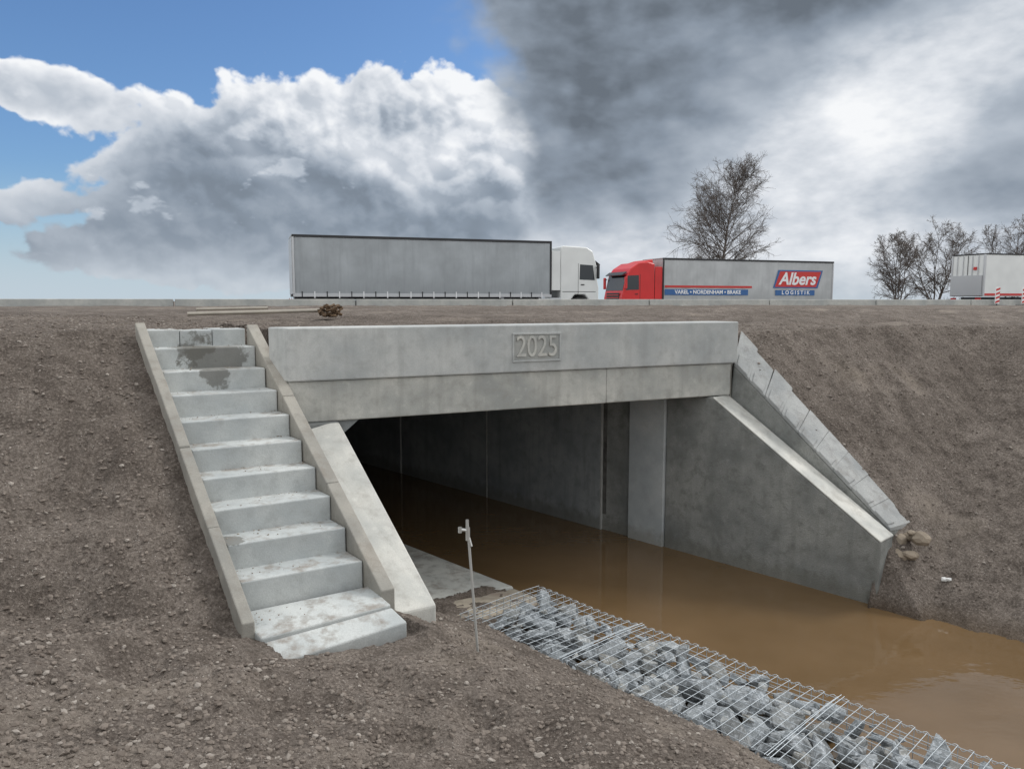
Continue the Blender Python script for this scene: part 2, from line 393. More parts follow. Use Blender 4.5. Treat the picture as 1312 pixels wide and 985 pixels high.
hexa('backfill_block',[W(4.615,3.12,-3.6),W(5.3,3.4,-3.6),W(5.3,4.6,-3.6),W(4.615,4.6,-3.6)],[W(4.615,3.12,-.92),W(5.3,3.4,-.6),W(5.3,4.6,-.5),W(4.615,4.6,-.5)],M_string,CUL,.01)
nsl=9
for i in range(nsl):
    t0=i/nsl+.0008; t1=(i+1)/nsl-.0008
    j=random.uniform(-.006,.008); g=random.uniform(.0,.07)
    a=lerp(il,iu,t0);b=lerp(ol,ou,t0);c=lerp(ol,ou,t1);d=lerp(il,iu,t1)
    b=(b[0]+g,b[1],b[2]+g*.3); c=(c[0]+g,c[1],c[2]+g*.3)
    bt=[Wt(a,-.015),Wt(b,-.04),Wt(c,-.04),Wt(d,-.015)]; tp=[Wt(p,.03+j) for p in (a,b,c,d)]
    hexa('slope_slab_%d'%i,bt,tp,M_blk,CUL,.006)
    e=lerp(a,b,.32); f2=lerp(d,c,.32); ta=lerp(a,d,.12); te=lerp(e,f2,.12); td=lerp(a,d,.8); tf=lerp(e,f2,.8)
    hexa('slope_lip_%d'%i,[Wt(ta,.01),Wt(te,.01),Wt(tf,.01),Wt(td,.01)],[Wt(p,.05+j) for p in (ta,te,tf,td)],M_blk,CUL,.008)
lp=[];ls=[]
for i in range(30):
    q=4.66+random.uniform(-.03,.3); r=.86+random.uniform(-.22,.06); z=-3.5+random.uniform(0,.75)
    lp.append(W(q,r,z)); ls.append(random.uniform(.05,.12))
M_mort=concrete('mortar',(.30,.245,.185),stain=.8,bs=1.0)
scatter('mortar_lumps',np.array(lp),np.array(ls),M_mort,ico_variants(4,2,.14))
def beam_pt(s,z,off):
    nrm=np.array([math.sin(A25),-math.cos(A25)]); p=O+s*a_+nrm*off; return (p[0],p[1],z)
M_cast=concrete('cast_panel',(.38,.38,.355),stain=.4,bs=.2)
def plate(name,s0,s1,z0,z1,o0,o1,mat):
    b=[beam_pt(s0,z0,o0),beam_pt(s1,z0,o0),beam_pt(s1,z1,o0),beam_pt(s0,z1,o0)]
    t=[beam_pt(s0,z0,o1),beam_pt(s1,z0,o1),beam_pt(s1,z1,o1),beam_pt(s0,z1,o1)]
    return hexa(name,b,t,mat,CUL,.003)
for nm,s0,s1,z0,z1 in (('frame_bottom',2.585,3.235,-.722,-.70),('frame_top',2.585,3.235,-.40,-.378),('frame_left',2.585,2.607,-.698,-.402),('frame_right',3.213,3.235,-.698,-.402)):
    plate(nm,s0,s1,z0,z1,-.01,.016,M_beam)
plate('year_panel',2.609,3.211,-.698,-.402,-.01,.002,M_cast)
def text(name,body,size,mat,parent,M,ext=.01,sx=1.0,align='CENTER',shear=0,bold=0):
    cu=bpy.data.curves.new(name,'FONT'); cu.body=body; cu.size=size; cu.extrude=ext; cu.align_x=align; cu.align_y='CENTER'
    cu.shear=shear; cu.offset=bold
    o=bpy.data.objects.new(name,cu); S.collection.objects.link(o); cu.materials.append(mat)
    o.parent=parent; o.matrix_local=M@Matrix.Diagonal((sx,1,1,1)); return o
p=beam_pt(2.91,-.55,.002)
Mx=Matrix.Translation(p)@Matrix.Rotation(A25,4,'Z')@Matrix.Rotation(rad(90),4,'X')
text('year_digits','2025',.36,M_wingL,CUL,Mx,.018,.78)

# ---------------------------------------------------------------- stairs
STR=empty('concrete_stairs')
for i in range(1,10):
    j=random.uniform(-.004,.004); e=.003*(i%3); z=zs(i)+j; d=random.uniform(-.03,.03)
    b=[ST(i,-1+e,z-RI-.03),ST(i+d*.3,0-e,z-RI-.03),ST(i+1.12,0-e,z-RI-.03),ST(i+1.12,-1+e,z-RI-.03)]
    t=[(x,y,z) for x,y,_ in b]
    if i==1: b=[(x,y,z-.12) for x,y,z in b]
    hexa('step_%d'%i,b,t,M_step,STR,.012)
i=10
for k,(w0,w1) in enumerate(((-1,-.68),(-.675,-.35),(-.345,0.0))):
    z=zs(10)-.03+random.uniform(-.01,.01)
    b=[ST(10,w0,z-.28),ST(10,w1,z-.28),ST(11.2,w1,z-.28),ST(11.2,w0,z-.28)]
    hexa('top_block_%d'%k,b,[(x,y,z) for x,y,_ in b],M_step,STR,.012)
tp_=[];ts_=[]
for i in range(0,10):
    for _ in range(40):
        w=-random.random()**(.35 if random.random()<.6 else 2.2); d_=1-random.random()**2.4*.8
        tp_.append(ST(i+d_,w,zs(i)+.003) if i else ST(-.3+d_,w,-2.44)); ts_.append(.002+.007*random.random()**3)
M_crumb=islandmat('sand_crumbs',[(.2,.165,.135),(.27,.225,.185),(.34,.3,.25)],bs=0)
scatter('crumbs',np.array(tp_),np.array(ts_),M_crumb,ico_variants(4,1,.3)).parent=STR
def stringer(name,w0,w1,i0,i1,dz,nseg,mat,w0b=None):
    for k in range(nseg):
        a=i0+(i1-i0)*k/nseg+.01; c=i0+(i1-i0)*(k+1)/nseg-.01; j=random.uniform(-.006,.006)
        t=[ST(a,w0,zs(a)+dz+j),ST(a,w1,zs(a)+dz+j),ST(c,w1,zs(c)+dz+j),ST(c,w0,zs(c)+dz+j)]
        b=[(x,y,z-.42) for x,y,z in t]
        hexa('%s_%d'%(name,k),b,t,mat,STR,.01)
stringer('left_stringer',-1.10,-1.005,-.1,10.1,.035,4,M_string)
stringer('right_stringer',.005,.125,-.0,9.9,.035,3,M_string)
def quadslab(name,c4,th,mat):
    return hexa(name,[(x,y,z-th) for x,y,z in c4],c4,mat,STR,.012)
quadslab('landing_slab_back',[(-1.87,5.50,-2.50),(-.98,6.00,-2.44),(-1.22,6.36,-2.42),(-2.17,5.83,-2.445)],.12,M_step)
quadslab('landing_slab_front',[(-1.66,5.33,-2.60),(-.83,5.85,-2.52),(-.975,5.995,-2.46),(-1.865,5.49,-2.53)],.14,M_step)

# ---------------------------------------------------------------- gabion
GAB=empty('gabion')
def hull_variants(k):
    out=[]
    for i in range(k):
        bm=bmesh.new()
        for _ in range(12):
            v=np.random.randn(3); v/=np.linalg.norm(v); v*=np.array([1.1,.8,.62])*random.uniform(.85,1.08); bm.verts.new(v)
        bmesh.ops.convex_hull(bm,input=bm.verts); 
        loose=[v for v in bm.verts if not v.link_faces]; bmesh.ops.delete(bm,geom=loose,context='VERTS')
        bmesh.ops.bevel(bm,geom=list(bm.edges),offset=.05,segments=2,affect='EDGES')
        bmesh.ops.triangulate(bm,faces=bm.faces)
        bm.verts.index_update()
        V=np.array([v.co[:] for v in bm.verts]); V+=.03*np.random.randn(*V.shape)*.5
        out.append((V,np.array([[v.index for v in f.verts] for f in bm.faces]))); bm.free()
    return out
M_rock=islandmat('gabion_rock',[(.20,.225,.24),(.34,.365,.38),(.27,.295,.315),(.42,.44,.445),(.30,.285,.25),(.33,.36,.385)],.8,.8,26,.75)
HV=hull_variants(18)
gp=[];gs=[]
for lay,(zb,smin,smax,cnt,th_,qm) in enumerate(((-3.50,.13,.18,420,.5,1.10),(-3.325,.13,.23,420,.56,1.10),(-3.275,.045,.075,190,.6,1.11))):
    n=0; tries=0; pts=[]
    while tries<9000 and n<cnt:
        tries+=1; q=random.uniform(.02,qm); r=random.uniform(-3.4,3.22)
        if lay==1 and tries<260: q=random.uniform(1.0,1.1)
        s=random.uniform(smin,smax)
        if q>.98: s=min(s,.165)
        if all((q-a)**2+(r-b2)**2>((s+c2)*th_)**2 for a,b2,c2 in pts):
            pts.append((q,r,s)); n+=1
            gp.append(W(q,r,zb+random.uniform(-.02,.02)-(.05 if s>.19 else 0))); gs.append(s)
rk=scatter('rocks',np.array(gp),np.array(gs),M_rock,HV,.68); rk.parent=GAB
M_wire=plain('galvanised_wire',(.42,.46,.49),.45,.4,0)
tb=Tubes()
ZT=-3.195; QE=1.12; WR=.0033
def gz(q,r): return ZT+.012*math.sin(r*1.3+q)+.01*math.sin(r*3.7+q*2)-.03*max(0,q-.85)
rr=np.arange(-3.7,3.42,.1)
qs=list(np.arange(0,1.05,.1))+[QE]
for q in qs:
    tb.add([W(q+.006*math.sin(r*1.3+q*9),r,gz(q,r)) for r in rr],WR,4)
for r in rr:
    jr=random.uniform(-.012,.012)
    tb.add([W(q,r+jr*q,gz(q,r)+.006) for q in np.linspace(-.02,QE+.02,6)],WR,4)
for z in (-3.29,-3.38,-3.47,-3.57):
    tb.add([W(QE,r,z) for r in rr],WR,4); tb.add([W(q,3.4,z) for q in (0,.6,QE)],WR,4)
for r in rr: tb.add([W(QE,r,gz(QE,r)),W(QE,r,-3.7)],WR,4)
for q in qs: tb.add([W(q,3.4,gz(q,3.4)),W(q,3.4,-3.6)],WR,4)
th=np.arange(0,7.0*2*math.pi/.1,.8)
tb.add([W(QE+.016*math.cos(a),-3.6+a*.1/(2*math.pi),gz(QE,-3.6+a*.1/(2*math.pi))+.016*math.sin(a)) for a in th],.0026,4)
for r in (1.95,-.05,-2.05):
    for dz in (0,.012):
        tb.add([W(q,r+dz*2,gz(q,r)+.009+dz*.5) for q in np.linspace(-.03,QE+.05,5)],.004,4)
tb.build('wire_cage',M_wire,GAB)

# ---------------------------------------------------------------- measuring pin with clamp
PIN=empty('steel_survey_pin')
M_st=plain('weathered_steel',(.42,.42,.40),.5,.3,0)
M_gal=plain('clamp_metal',(.6,.6,.58),.35,.7,0)
pb=np.array([-.262,5.88,-2.95]); pt=np.array([-.352,5.90,-1.72])
tb=Tubes(); tb.add([pb,pt],.0105,8); tb.build('rod',M_st,PIN)
tb=Tubes(); c=pt+np.array([.004,0,-.10])
tb.add([c+np.array([0,0,-.055]),c+np.array([0,0,.05])],.017,8)
tb.add([c+np.array([-.06,-.01,.035]),c+np.array([.0,0,.025])],.013,6)
tb.add([c+np.array([.01,0,-.03]),c+np.array([.03,-.01,-.10])],.009,6)
tb.add([c+np.array([-.06,-.01,.055]),c+np.array([-.06,-.01,.01])],.016,8)
tb.add([pt+np.array([0,0,-.05]),pt+np.array([0,0,.012])],.012,8)
tb.build('clamp',M_gal,PIN)

# ---------------------------------------------------------------- things lying on the bank top
def hz(x,y): return float(height(np.array([x]),np.array([y]))[0])
RB=empty('scaffold_tube'); tb=Tubes()
tb.add([(-5.0,11.9,-.20),(-2.98,12.6,-.15)],.03,8); tb.add([(-4.9,12.0,-.13),(-3.9,12.35,-.11)],.02,8)
tb.build('tubes',plain('rusty_tube',(.36,.33,.28),.5,.4),RB)
cp=np.array([(-2.95+random.uniform(-.16,.18),12.5+random.uniform(-.15,.2),-.24+random.uniform(0,.16)) for _ in range(60)])
scatter('soil_clump',cp,np.random.uniform(.02,.05,60),plain('root_clump',(.13,.085,.05),.95),ico_variants(4,2,.35))
scatter('litter',np.array([(5.08,8.72,hz(5.08,8.72)+.015),(5.1,8.7,hz(5.1,8.7)+.03)]),np.array([.035,.025]),plain('white_plastic',(.7,.7,.68),.5),ico_variants(2,1,.45))

# ---------------------------------------------------------------- barrier and road
A20=rad(20)
BR=empty('concrete_barrier',(0,30,0),A20)
x=-60.0; k=0
while x<75:
    L=5.95
    o=mk('element_%d'%k,[(x,-.18,-.5),(x+L,-.18,-.5),(x+L,.18,-.5),(x,.18,-.5),(x,-.14,.065),(x+L,-.14,.065),(x+L,.14,.065),(x,.14,.065)],HF,M_bar,BR,.02)
    x+=6.0; k+=1
def strip(name,m0,m1,z,mat):
    e=lambda m,l:( -.342*m+.94*l, .94*m+.342*l, z)
    return mk(name,[e(m0,-400),e(m0,400),e(m1,400),e(m1,-400)],[(0,1,2,3)],mat)
M_asph=plain('asphalt',(.05,.05,.052),.85,0,.25,30)
strip('road',30.5,42.9,-.80,M_asph); o=strip('road',43.2,56,-1.26,M_asph)
M_pw=plain('road_paint',(.75,.75,.72),.7)
strip('lane_marking',33.0,33.15,-.796,M_pw); strip('lane_marking',42.3,42.45,-.796,M_pw); strip('lane_marking',47.2,47.35,-1.256,M_pw)
med=empty('median_kerb',(0,0,0),A20); box('kerb',-400,400,42.9+0,43.2,-1.5,-.68,M_bar,med)

# ---------------------------------------------------------------- trucks
def tarpmat(name,col):
    m,t,b,tc=newmat(name)
    n=t.noise(tc,.7,3,.6); c=t.mix(t.ramp(n,[(.35,0.),(.65,1.)]),tuple(x*.85 for x in col),tuple(x*1.08 for x in col))
    mp=t.new('ShaderNodeMapping'); t.l.new(tc,mp.inputs[0]); mp.inputs['Scale'].default_value=(3,3,.25)
    s=t.noise(mp.outputs[0],1.5,3,.6); c=t.mix(t.m('MULTIPLY',t.ramp(s,[(.5,0.),(.7,1.)]),.25),c,tuple(x*.6 for x in col))
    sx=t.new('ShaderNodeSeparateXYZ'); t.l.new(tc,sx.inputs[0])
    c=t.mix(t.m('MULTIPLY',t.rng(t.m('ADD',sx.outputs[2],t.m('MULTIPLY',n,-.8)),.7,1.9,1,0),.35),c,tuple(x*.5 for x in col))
    t.l.new(c,b.inputs['Base Color']); b.inputs['Roughness'].default_value=.6
    bump(t,b,s,.3,.05); return m
M_tarpG=tarpmat('grey_tarpaulin',(.38,.405,.42)); M_tarpL=tarpmat('pale_tarpaulin',(.47,.48,.48))
M_blk2=plain('black_plastic',(.02,.02,.022),.5,0,0); M_tyre=plain('tyre_rubber',(.025,.025,.025),.9,0,0)
M_glass=plain('window_glass',(.02,.025,.03),.08,0,0); M_white=plain('white_paint',(.74,.75,.73),.35,0,.05,1)
M_red=plain('red_paint',(.6,.02,.02),.35,0,.08,1); M_alu=plain('aluminium',(.5,.51,.52),.4,.6,0)
M_blue=plain('blue_print',(.035,.12,.31),.5,0,0); M_redp=plain('red_print',(.55,.035,.03),.5,0,0); M_wp=plain('white_print',(.8,.8,.8),.5,0,0)
M_lampr=plain('tail_lamp',(.4,.01,.01),.3,0,0); M_lampw=plain('headlamp_glass',(.7,.7,.68),.15,0,0)
def wheel(x,y,side,par,nm,R=.5):
    w=.3; n=28; V=[];F=[]
    prof=[(0,.10),(.14,.10),(.17,.05),(.27,.03),(.30,.0),(R-.03,.0),(R,.04),(R,w-.04),(R-.03,w),(.0,w)]
    for (rr_,yy) in prof:
        for k in range(n):
            a=2*math.pi*k/n; V.append((x+rr_*math.cos(a),y-side*yy,R+rr_*math.sin(a)))
    for i in range(len(prof)-1):
        for k in range(n): F.append((i*n+k,i*n+(k+1)%n,(i+1)*n+(k+1)%n,(i+1)*n+k))
    o=mk(nm,V,F,M_tyre,par); o.data.materials.append(M_alu)
    for p in o.data.polygons:
        if p.index<4*n: p.material_index=1
    return o
def tarp_side(par,nm,x0,x1,y,side,z0,z1,mat,ribs):
    nx_,nz_=140,14; V=[];F=[]
    for j in range(nz_+1):
        for i in range(nx_+1):
            u=i/nx_; v=j/nz_; x=x0+(x1-x0)*u; z=z0+(z1-z0)*v
            d=.02*math.sin(u*ribs*math.pi)**2*math.sin(v*math.pi)+.012*math.sin(u*97+v*5)*math.sin(v*math.pi)
            V.append((x,y+side*(d),z))
    for j in range(nz_):
        for i in range(nx_):
            a=j*(nx_+1)+i; F.append((a,a+1,a+nx_+2,a+nx_+1))
    return mk(nm,V,F,mat,par,smooth=True)
def trailer(par,mat,top=4.0):
    H0=1.12
    box('trailer_body',.03,13.57,-1.235,1.235,H0,top-.07,mat,par,.02)
    for sd in (-1,1): tarp_side(par,'curtain_%s'%('r' if sd<0 else 'l'),.12,13.48,sd*1.245,sd,H0+.03,top-.1,mat,9)
    for sd in (-1,1):
        box('top_rail_%d'%(sd+1),0,13.6,sd*1.25-.03,sd*1.25+.03,top-.12,top,M_blk2,par,.01)
        box('bottom_rail_%d'%(sd+1),0,13.6,sd*1.25-.02,sd*1.25+.02,H0-.14,H0+.03,M_alu,par,.008)
        for k in range(22):
            x=.4+k*.6; box('buckle_%d_%d'%(sd+1,k),x,x+.05,sd*1.275-.008,sd*1.275+.008,H0-.2,H0+.13,M_wp if k%2 else M_blk2,par)
        for z in (.45,.72): box('side_guard_%d_%d'%(sd+1,int(z*100)),6.4,10.3,sd*1.2-.02,sd*1.2+.02,z,z+.1,M_alu,par)
        for x in (0,13.5): box('corner_post_%d_%d'%(sd+1,int(x)),x,x+.1,sd*1.255-.02,sd*1.255+.02,H0,top,M_blk2 if x else M_alu,par,.01)
        for k,x in enumerate((2.4,3.7,5.0)): wheel(x,sd*1.22,sd,par,'trailer_wheel_%d_%d'%(sd+1,k))
        box('landing_leg_%d'%(sd+1),10.8,10.95,sd*.9-.06,sd*.9+.06,.15,1.0,M_alu,par)
    box('chassis',.1,13.3,-.5,.5,.85,1.1,M_blk2,par)
    box('roof',.0,13.6,-1.24,1.24,top-.05,top-.005,M_tarpL,par)
    box('rear_door_l',-.03,.0,-1.2,-.01,H0,top-.12,M_alu,par); box('rear_door_r',-.03,.0,.01,1.2,H0,top-.12,M_alu,par)
    box('rear_bumper',-.05,.05,-1.2,1.2,.5,.68,M_blk2,par); box('tail_lamp_l',-.08,-.05,.85,1.15,.8,.92,M_lampr,par); box('tail_lamp_r',-.08,-.05,-1.15,-.85,.8,.92,M_lampr,par)
    box('pallet_box',8.0,10.2,-1.0,1.0,.45,.85,M_blk2,par)
def cab(par,paint,roof,style):
    x0=14.15; xf=16.45
    if style=='flat': prof=[(x0,.55),(x0,roof-.08),(x0+.12,roof),(x0+1.55,roof-.06),(x0+1.92,roof-.28),(x0+2.14,roof-1.0),(xf-.10,1.95),(xf,1.55),(xf,.32),(x0+1.75,.32),(x0+1.68,.85),(x0+1.45,1.12),(x0+.85,1.12),(x0+.62,.85),(x0+.55,.55)]
    else: prof=[(x0,.55),(x0,roof-.12),(x0+.5,roof),(x0+1.1,roof-.05),(x0+1.7,roof-.42),(x0+1.98,roof-.85),(xf-.1,1.9),(xf,1.45),(xf,.3),(x0+1.75,.3),(x0+1.68,.85),(x0+1.45,1.12),(x0+.85,1.12),(x0+.62,.85),(x0+.55,.55)]
    n=len(prof); hw=1.23
    V=[(x,-hw,z) for x,z in prof]+[(x,hw,z) for x,z in prof]
    F=[tuple(range(n)),tuple(range(2*n-1,n-1,-1))]+[(i,(i+1)%n,n+(i+1)%n,n+i) for i in range(n)]
    mk('cab_shell',V,F,paint,par,.07,seg=3)
    zt=roof-1.0 if style=='flat' else roof-.85
    xa=x0+2.14 if style=='flat' else x0+1.98; xb=xf-.10 if style=='flat' else xf-.1; zb=1.95 if style=='flat' else 1.9
    e=.02; hw2=1.12; za=zt-.04; zc_=zb
    mk('windscreen',[(xa+e,-hw2,za),(xa+e,hw2,za),(xb+e,hw2,zc_),(xb+e,-hw2,zc_),(xa-.05,-hw2,za),(xa-.05,hw2,za),(xb-.05,hw2,zc_),(xb-.05,-hw2,zc_)],HF,M_glass,par)
    mk('sun_visor',[(xa-.02,-1.15,zt+.22),(xa-.02,1.15,zt+.22),(xa+.28,1.1,zt+.02),(xa+.28,-1.1,zt+.02),(xa-.02,-1.15,zt+.16),(xa-.02,1.15,zt+.16),(xa+.28,1.1,zt-.02),(xa+.28,-1.1,zt-.02)],HF,M_blk2,par)
    box('grille',xf-.02,xf+.015,-.85,.85,.95,1.75,M_blk2,par,.01)
    for z in (1.08,1.25,1.42,1.59): box('grille_bar_%d'%int(z*100),xf+.015,xf+.03,-.8,.8,z,z+.05,paint,par)
    box('bumper',xf-.15,xf+.03,-1.2,1.2,.28,.8,paint if style=='flat' else M_blk2,par,.03)
    for sd in (-1,1):
        box('headlamp_%d'%(sd+1),xf-.1,xf+.045,sd*1.0-.17,sd*1.0+.17,.62,.9,M_lampw,par,.02)
        y=sd*(hw+.006); y2=sd*(hw-.03)
        w=[(x0+1.12,1.95),(x0+2.04,1.92),(x0+1.92,zt-.04),(x0+1.14,zt)]
        mk('side_window_%d'%(sd+1),[(a,y2,z) for a,z in w]+[(a,y,z) for a,z in w],HF,M_glass,par)
        box('door_seam_%d'%(sd+1),x0+1.03,x0+1.05,min(y,y2),max(y,y2),1.1,zt+.05,M_blk2,par)
        box('door_handle_%d'%(sd+1),x0+1.2,x0+1.4,min(y,y+sd*.03),max(y,y+sd*.03),1.65,1.7,M_blk2,par)
        box('door_line_%d'%(sd+1),x0+.1,x0+2.1,min(y,y2),max(y,y2),1.27,1.30,M_blk2,par)
        box('mirror_%d'%(sd+1),xf-.22,xf-.08,sd*1.42-.1,sd*1.42+.1,2.0,2.75,M_blk2 if style=='flat' else paint,par,.04)
        box('mirror_arm_%d'%(sd+1),xf-.2,xf-.12,min(sd*1.15,sd*1.4),max(sd*1.15,sd*1.4),2.6,2.65,M_blk2,par)
        box('step_panel_%d'%(sd+1),x0+1.8,xf-.05,min(y,y2),max(y,y2),.45,.6,M_blk2,par)
        box('side_fairing_%d'%(sd+1),x0-.55,x0-.02,sd*1.2-.02,sd*1.2+.02,1.35,roof-.3,paint,par,.02)
        box('tank_%d'%(sd+1),x0-1.3,x0+.35,sd*1.02-.2,sd*1.02+.2,.35,.95,M_alu if style=='flat' else paint,par,.05)
        wheel(x0+1.15,sd*1.22,sd,par,'steer_wheel_%d'%(sd+1)); wheel(12.35,sd*1.2,sd,par,'drive_wheel_%d'%(sd+1))
    box('tractor_frame',11.6,xf-.4,-.45,.45,.6,.95,M_blk2,par)
    if style!='flat': mk('roof_deflector',[(x0-.0,-1.0,roof-.2),(x0,1.0,roof-.2),(x0+1.0,1.0,roof-.1),(x0+1.0,-1.0,roof-.1),(x0-.0,-.95,roof+.17),(x0,.95,roof+.17),(x0+.35,.9,roof+.12),(x0+.35,-.9,roof+.12)],HF,paint,par,.04)
a19=rad(19)
T1=empty('articulated_truck',(-10.7-1.25*math.sin(a19),37.9+1.25*math.cos(a19),-.78),a19)
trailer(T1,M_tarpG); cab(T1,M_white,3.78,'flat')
a21=rad(21)
rear=np.array([6.92,49.0])+17.0*np.array([math.cos(a21),math.sin(a21)])+1.25*np.array([-math.sin(a21),math.cos(a21)])
T2=empty('articulated_truck',(rear[0],rear[1],-1.24),a21+math.pi); T2.scale=(1.03,1,1)
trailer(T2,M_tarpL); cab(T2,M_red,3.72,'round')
def side_quad(nm,xa,xb,za,zb,mat,par,off,sh=0):
    y=1.275+off
    return mk(nm,[(xa,y,za),(xb,y,za),(xb-sh,y,zb),(xa-sh,y,zb)],[(0,1,2,3)],mat,par)
side_quad('stripe_blue',.6+6.5,13.45,1.62,2.0,M_blue,T2,.008); side_quad('stripe_red',.6+6.2,13.45,2.10,2.24,M_redp,T2,.008)
side_quad('logo_panel_blue',1.35,5.1,2.12,3.35,M_blue,T2,.004,.4); side_quad('logo_panel',1.5,4.95,2.2,3.26,M_redp,T2,.010,.4)
side_quad('stripe_blue_rear',1.6,4.9,1.62,1.98,M_blue,T2,.008)
def stext(nm,b_,x,z,size,mat,off,sx=1,shear=0,bold=0):
    Mx=Matrix.Translation((x,1.275+off,z))@Matrix.Rotation(math.pi,4,'Z')@Matrix.Rotation(rad(90),4,'X')
    text(nm,b_,size,mat,T2,Mx,.003,sx,'CENTER',shear,bold)
stext('company_lettering','Albers',3.1,2.72,1.15,M_wp,.02,1.0,.25,.03)
stext('logistics_lettering','L O G I S T I K',3.2,1.8,.36,M_wp,.016,1.05,0,.01)
stext('towns_lettering','VAREL \u2022 NORDENHAM \u2022 BRAKE',10.2,1.81,.34,M_wp,.016,1.05,0,.01)
ln=np.array([-10.7,37.9])+44.0*np.array([math.cos(a19),math.sin(a19)])
c3=ln+np.array([-math.sin(a19),math.cos(a19)])*1.25
T3=empty('box_truck',(c3[0]+.3,c3[1]-.9,-.8),a19)
box('box_body',0,7.2,-1.25,1.25,1.1,3.85,M_white,T3,.03)
box('roof_frame',-.03,7.2,-1.28,1.28,3.85,3.93,M_blk2,T3)
for sd in (-1,1):
    box('rear_post_%d'%(sd+1),-.04,.08,sd*1.22-.06,sd*1.22+.06,1.1,3.86,M_alu,T3)
    for k,x in enumerate((1.8,3.1)): wheel(x,sd*1.2,sd,T3,'wheel_%d_%d'%(sd+1,k))
    box('tail_lamp_%d'%(sd+1),-.1,-.04,sd*.95-.2,sd*.95+.2,.85,1.0,M_lampr,T3)
    box('side_stripe_%d'%(sd+1),.1,7.1,min(sd*1.25,sd*1.262),max(sd*1.25,sd*1.262),1.15,1.3,M_redp,T3)
    wheel(8.6,sd*1.2,sd,T3,'front_wheel_%d'%(sd+1))
box('tail_lift',-.1,-.03,-1.15,1.15,1.15,2.5,M_alu,T3,.01); box('door_seam',-.045,-.02,-.015,.015,2.5,3.8,M_blk2,T3)
for y in (-.8,-.35,.35,.8): box('lock_rod_%d'%int(y*100),-.065,-.035,y-.02,y+.02,2.5,3.8,M_alu,T3)
box('rear_sign',-.06,-.03,-.7,-.45,2.85,3.05,M_redp,T3); box('chassis',.1,9.3,-.5,.5,.6,1.05,M_blk2,T3); box('bumper',-.1,0,-1.2,1.2,.45,.62,M_blk2,T3)
mk('driver_cab',[(7.5,-1.2,.5),(9.6,-1.2,.5),(9.6,1.2,.5),(7.5,1.2,.5),(7.5,-1.2,3.1),(9.2,-1.15,3.1),(9.2,1.15,3.1),(7.5,1.2,3.1)],HF,M_white,T3,.06)
mk('cab_glass',[(9.28,-1.05,2.85),(9.28,1.05,2.85),(9.52,1.05,1.8),(9.52,-1.05,1.8),(9.1,-1.05,2.85),(9.1,1.05,2.85),(9.3,1.05,1.8),(9.3,-1.05,1.8)],HF,M_glass,T3)

def beacon(x,y,z):
    e=empty('warning_beacon',(x,y,z),rad(20))
    box('panel',-.14,.14,-.02,.02,.18,1.0,M_wp,e,.01)
    for k in range(4):
        z0=.2+k*.2; mk('stripe_%d'%k,[(-.14,-.024,z0),(.14,-.024,z0+.08),(.14,-.024,z0+.18),(-.14,-.024,z0+.1)],[(0,1,2,3)],M_redp,e)
    box('foot',-.25,.25,-.35,.35,0,.12,M_blk2,e,.02)
    box('post',-.03,.03,-.0,.03,.1,.3,M_blk2,e)
beacon(24.0,38.3,-.32); beacon(25.75,38.95,-.32)

# ---------------------------------------------------------------- trees (bare, leader with ascending side branches)
M_bark=plain('bark',(.12,.10,.088),.95,0,0)
def bare_tree(x,y,z,Ht,halfw,seed,leaders=1,clear=.18,nprim=46,tr=.2,twig=.009):
    R=np.random.RandomState(seed); tb=Tubes()
    def path(p,d,L,n,wob,lift):
        pts=[p]; d=d/np.linalg.norm(d)
        for i in range(n):
            d=d+R.randn(3)*wob+np.array([0,0,lift]); d/=np.linalg.norm(d); pts.append(pts[-1]+d*L/n)
        return np.array(pts),d
    def at(P,t):
        k=t*(len(P)-1); i=min(int(k),len(P)-2); return P[i]*(1-(k-i))+P[i+1]*(k-i), (P[i+1]-P[i])/np.linalg.norm(P[i+1]-P[i])
    for l in range(leaders):
        an=2*math.pi*l/leaders+R.rand(); lean=.0 if leaders==1 else R.uniform(.12,.38)
        d=np.array([math.cos(an)*lean,math.sin(an)*lean,1.])
        T,_=path(np.array([x,y,z]),d,Ht*(1 if leaders==1 else R.uniform(.8,.97)),12,.05,.03)
        tb.add(T,tr*(1-.93*np.linspace(0,1,13)**.8)/math.sqrt(leaders),7)
        for k in range(nprim//leaders):
            t=clear+(1-clear)*((k+R.rand())/(nprim//leaders)); p,td=at(T,min(t,.995))
            u=(t-clear)/(1-clear); env=max(0,1-((u-.38)/.68)**2)**.6
            L=halfw*1.22*max(.16,env)*R.uniform(.75,1.1)*(1 if leaders==1 else .75)
            an=R.rand()*6.283; el=R.uniform(.3,.8)+.45*u
            d=np.array([math.cos(an)*math.cos(el),math.sin(an)*math.cos(el),math.sin(el)])
            Pm,_=path(p,d,L,6,.12,.035); r1=max(.02,tr*.32*(1-.75*t))
            tb.add(Pm,np.linspace(r1,r1*.3,7),4)
            for j in range(10):
                t2=.15+.85*(j+R.rand())/10; p2,d2=at(Pm,min(t2,.99)); L2=L*R.uniform(.28,.5)*(1.15-.6*t2)
                dd=d2+R.randn(3)*.55; P2,_=path(p2,dd,L2,4,.16,.03)
                tb.add(P2,np.linspace(max(.013,r1*.35),twig,5),3)
                for m_ in range(7):
                    t3=.15+.85*R.rand(); p3,d3=at(P2,min(t3,.99)); L3=L2*R.uniform(.35,.7)
                    P3,_=path(p3,d3+R.randn(3)*.6,L3,3,.2,-.02); tb.add(P3,np.linspace(twig,twig*.7,4),3)
                    if m_%2:
                        p4,d4=at(P3,.5); P4,_=path(p4,d4+R.randn(3)*.6,L3*.6,2,.2,-.05); tb.add(P4,twig*.7,3)
    return tb.build('bare_tree',M_bark)
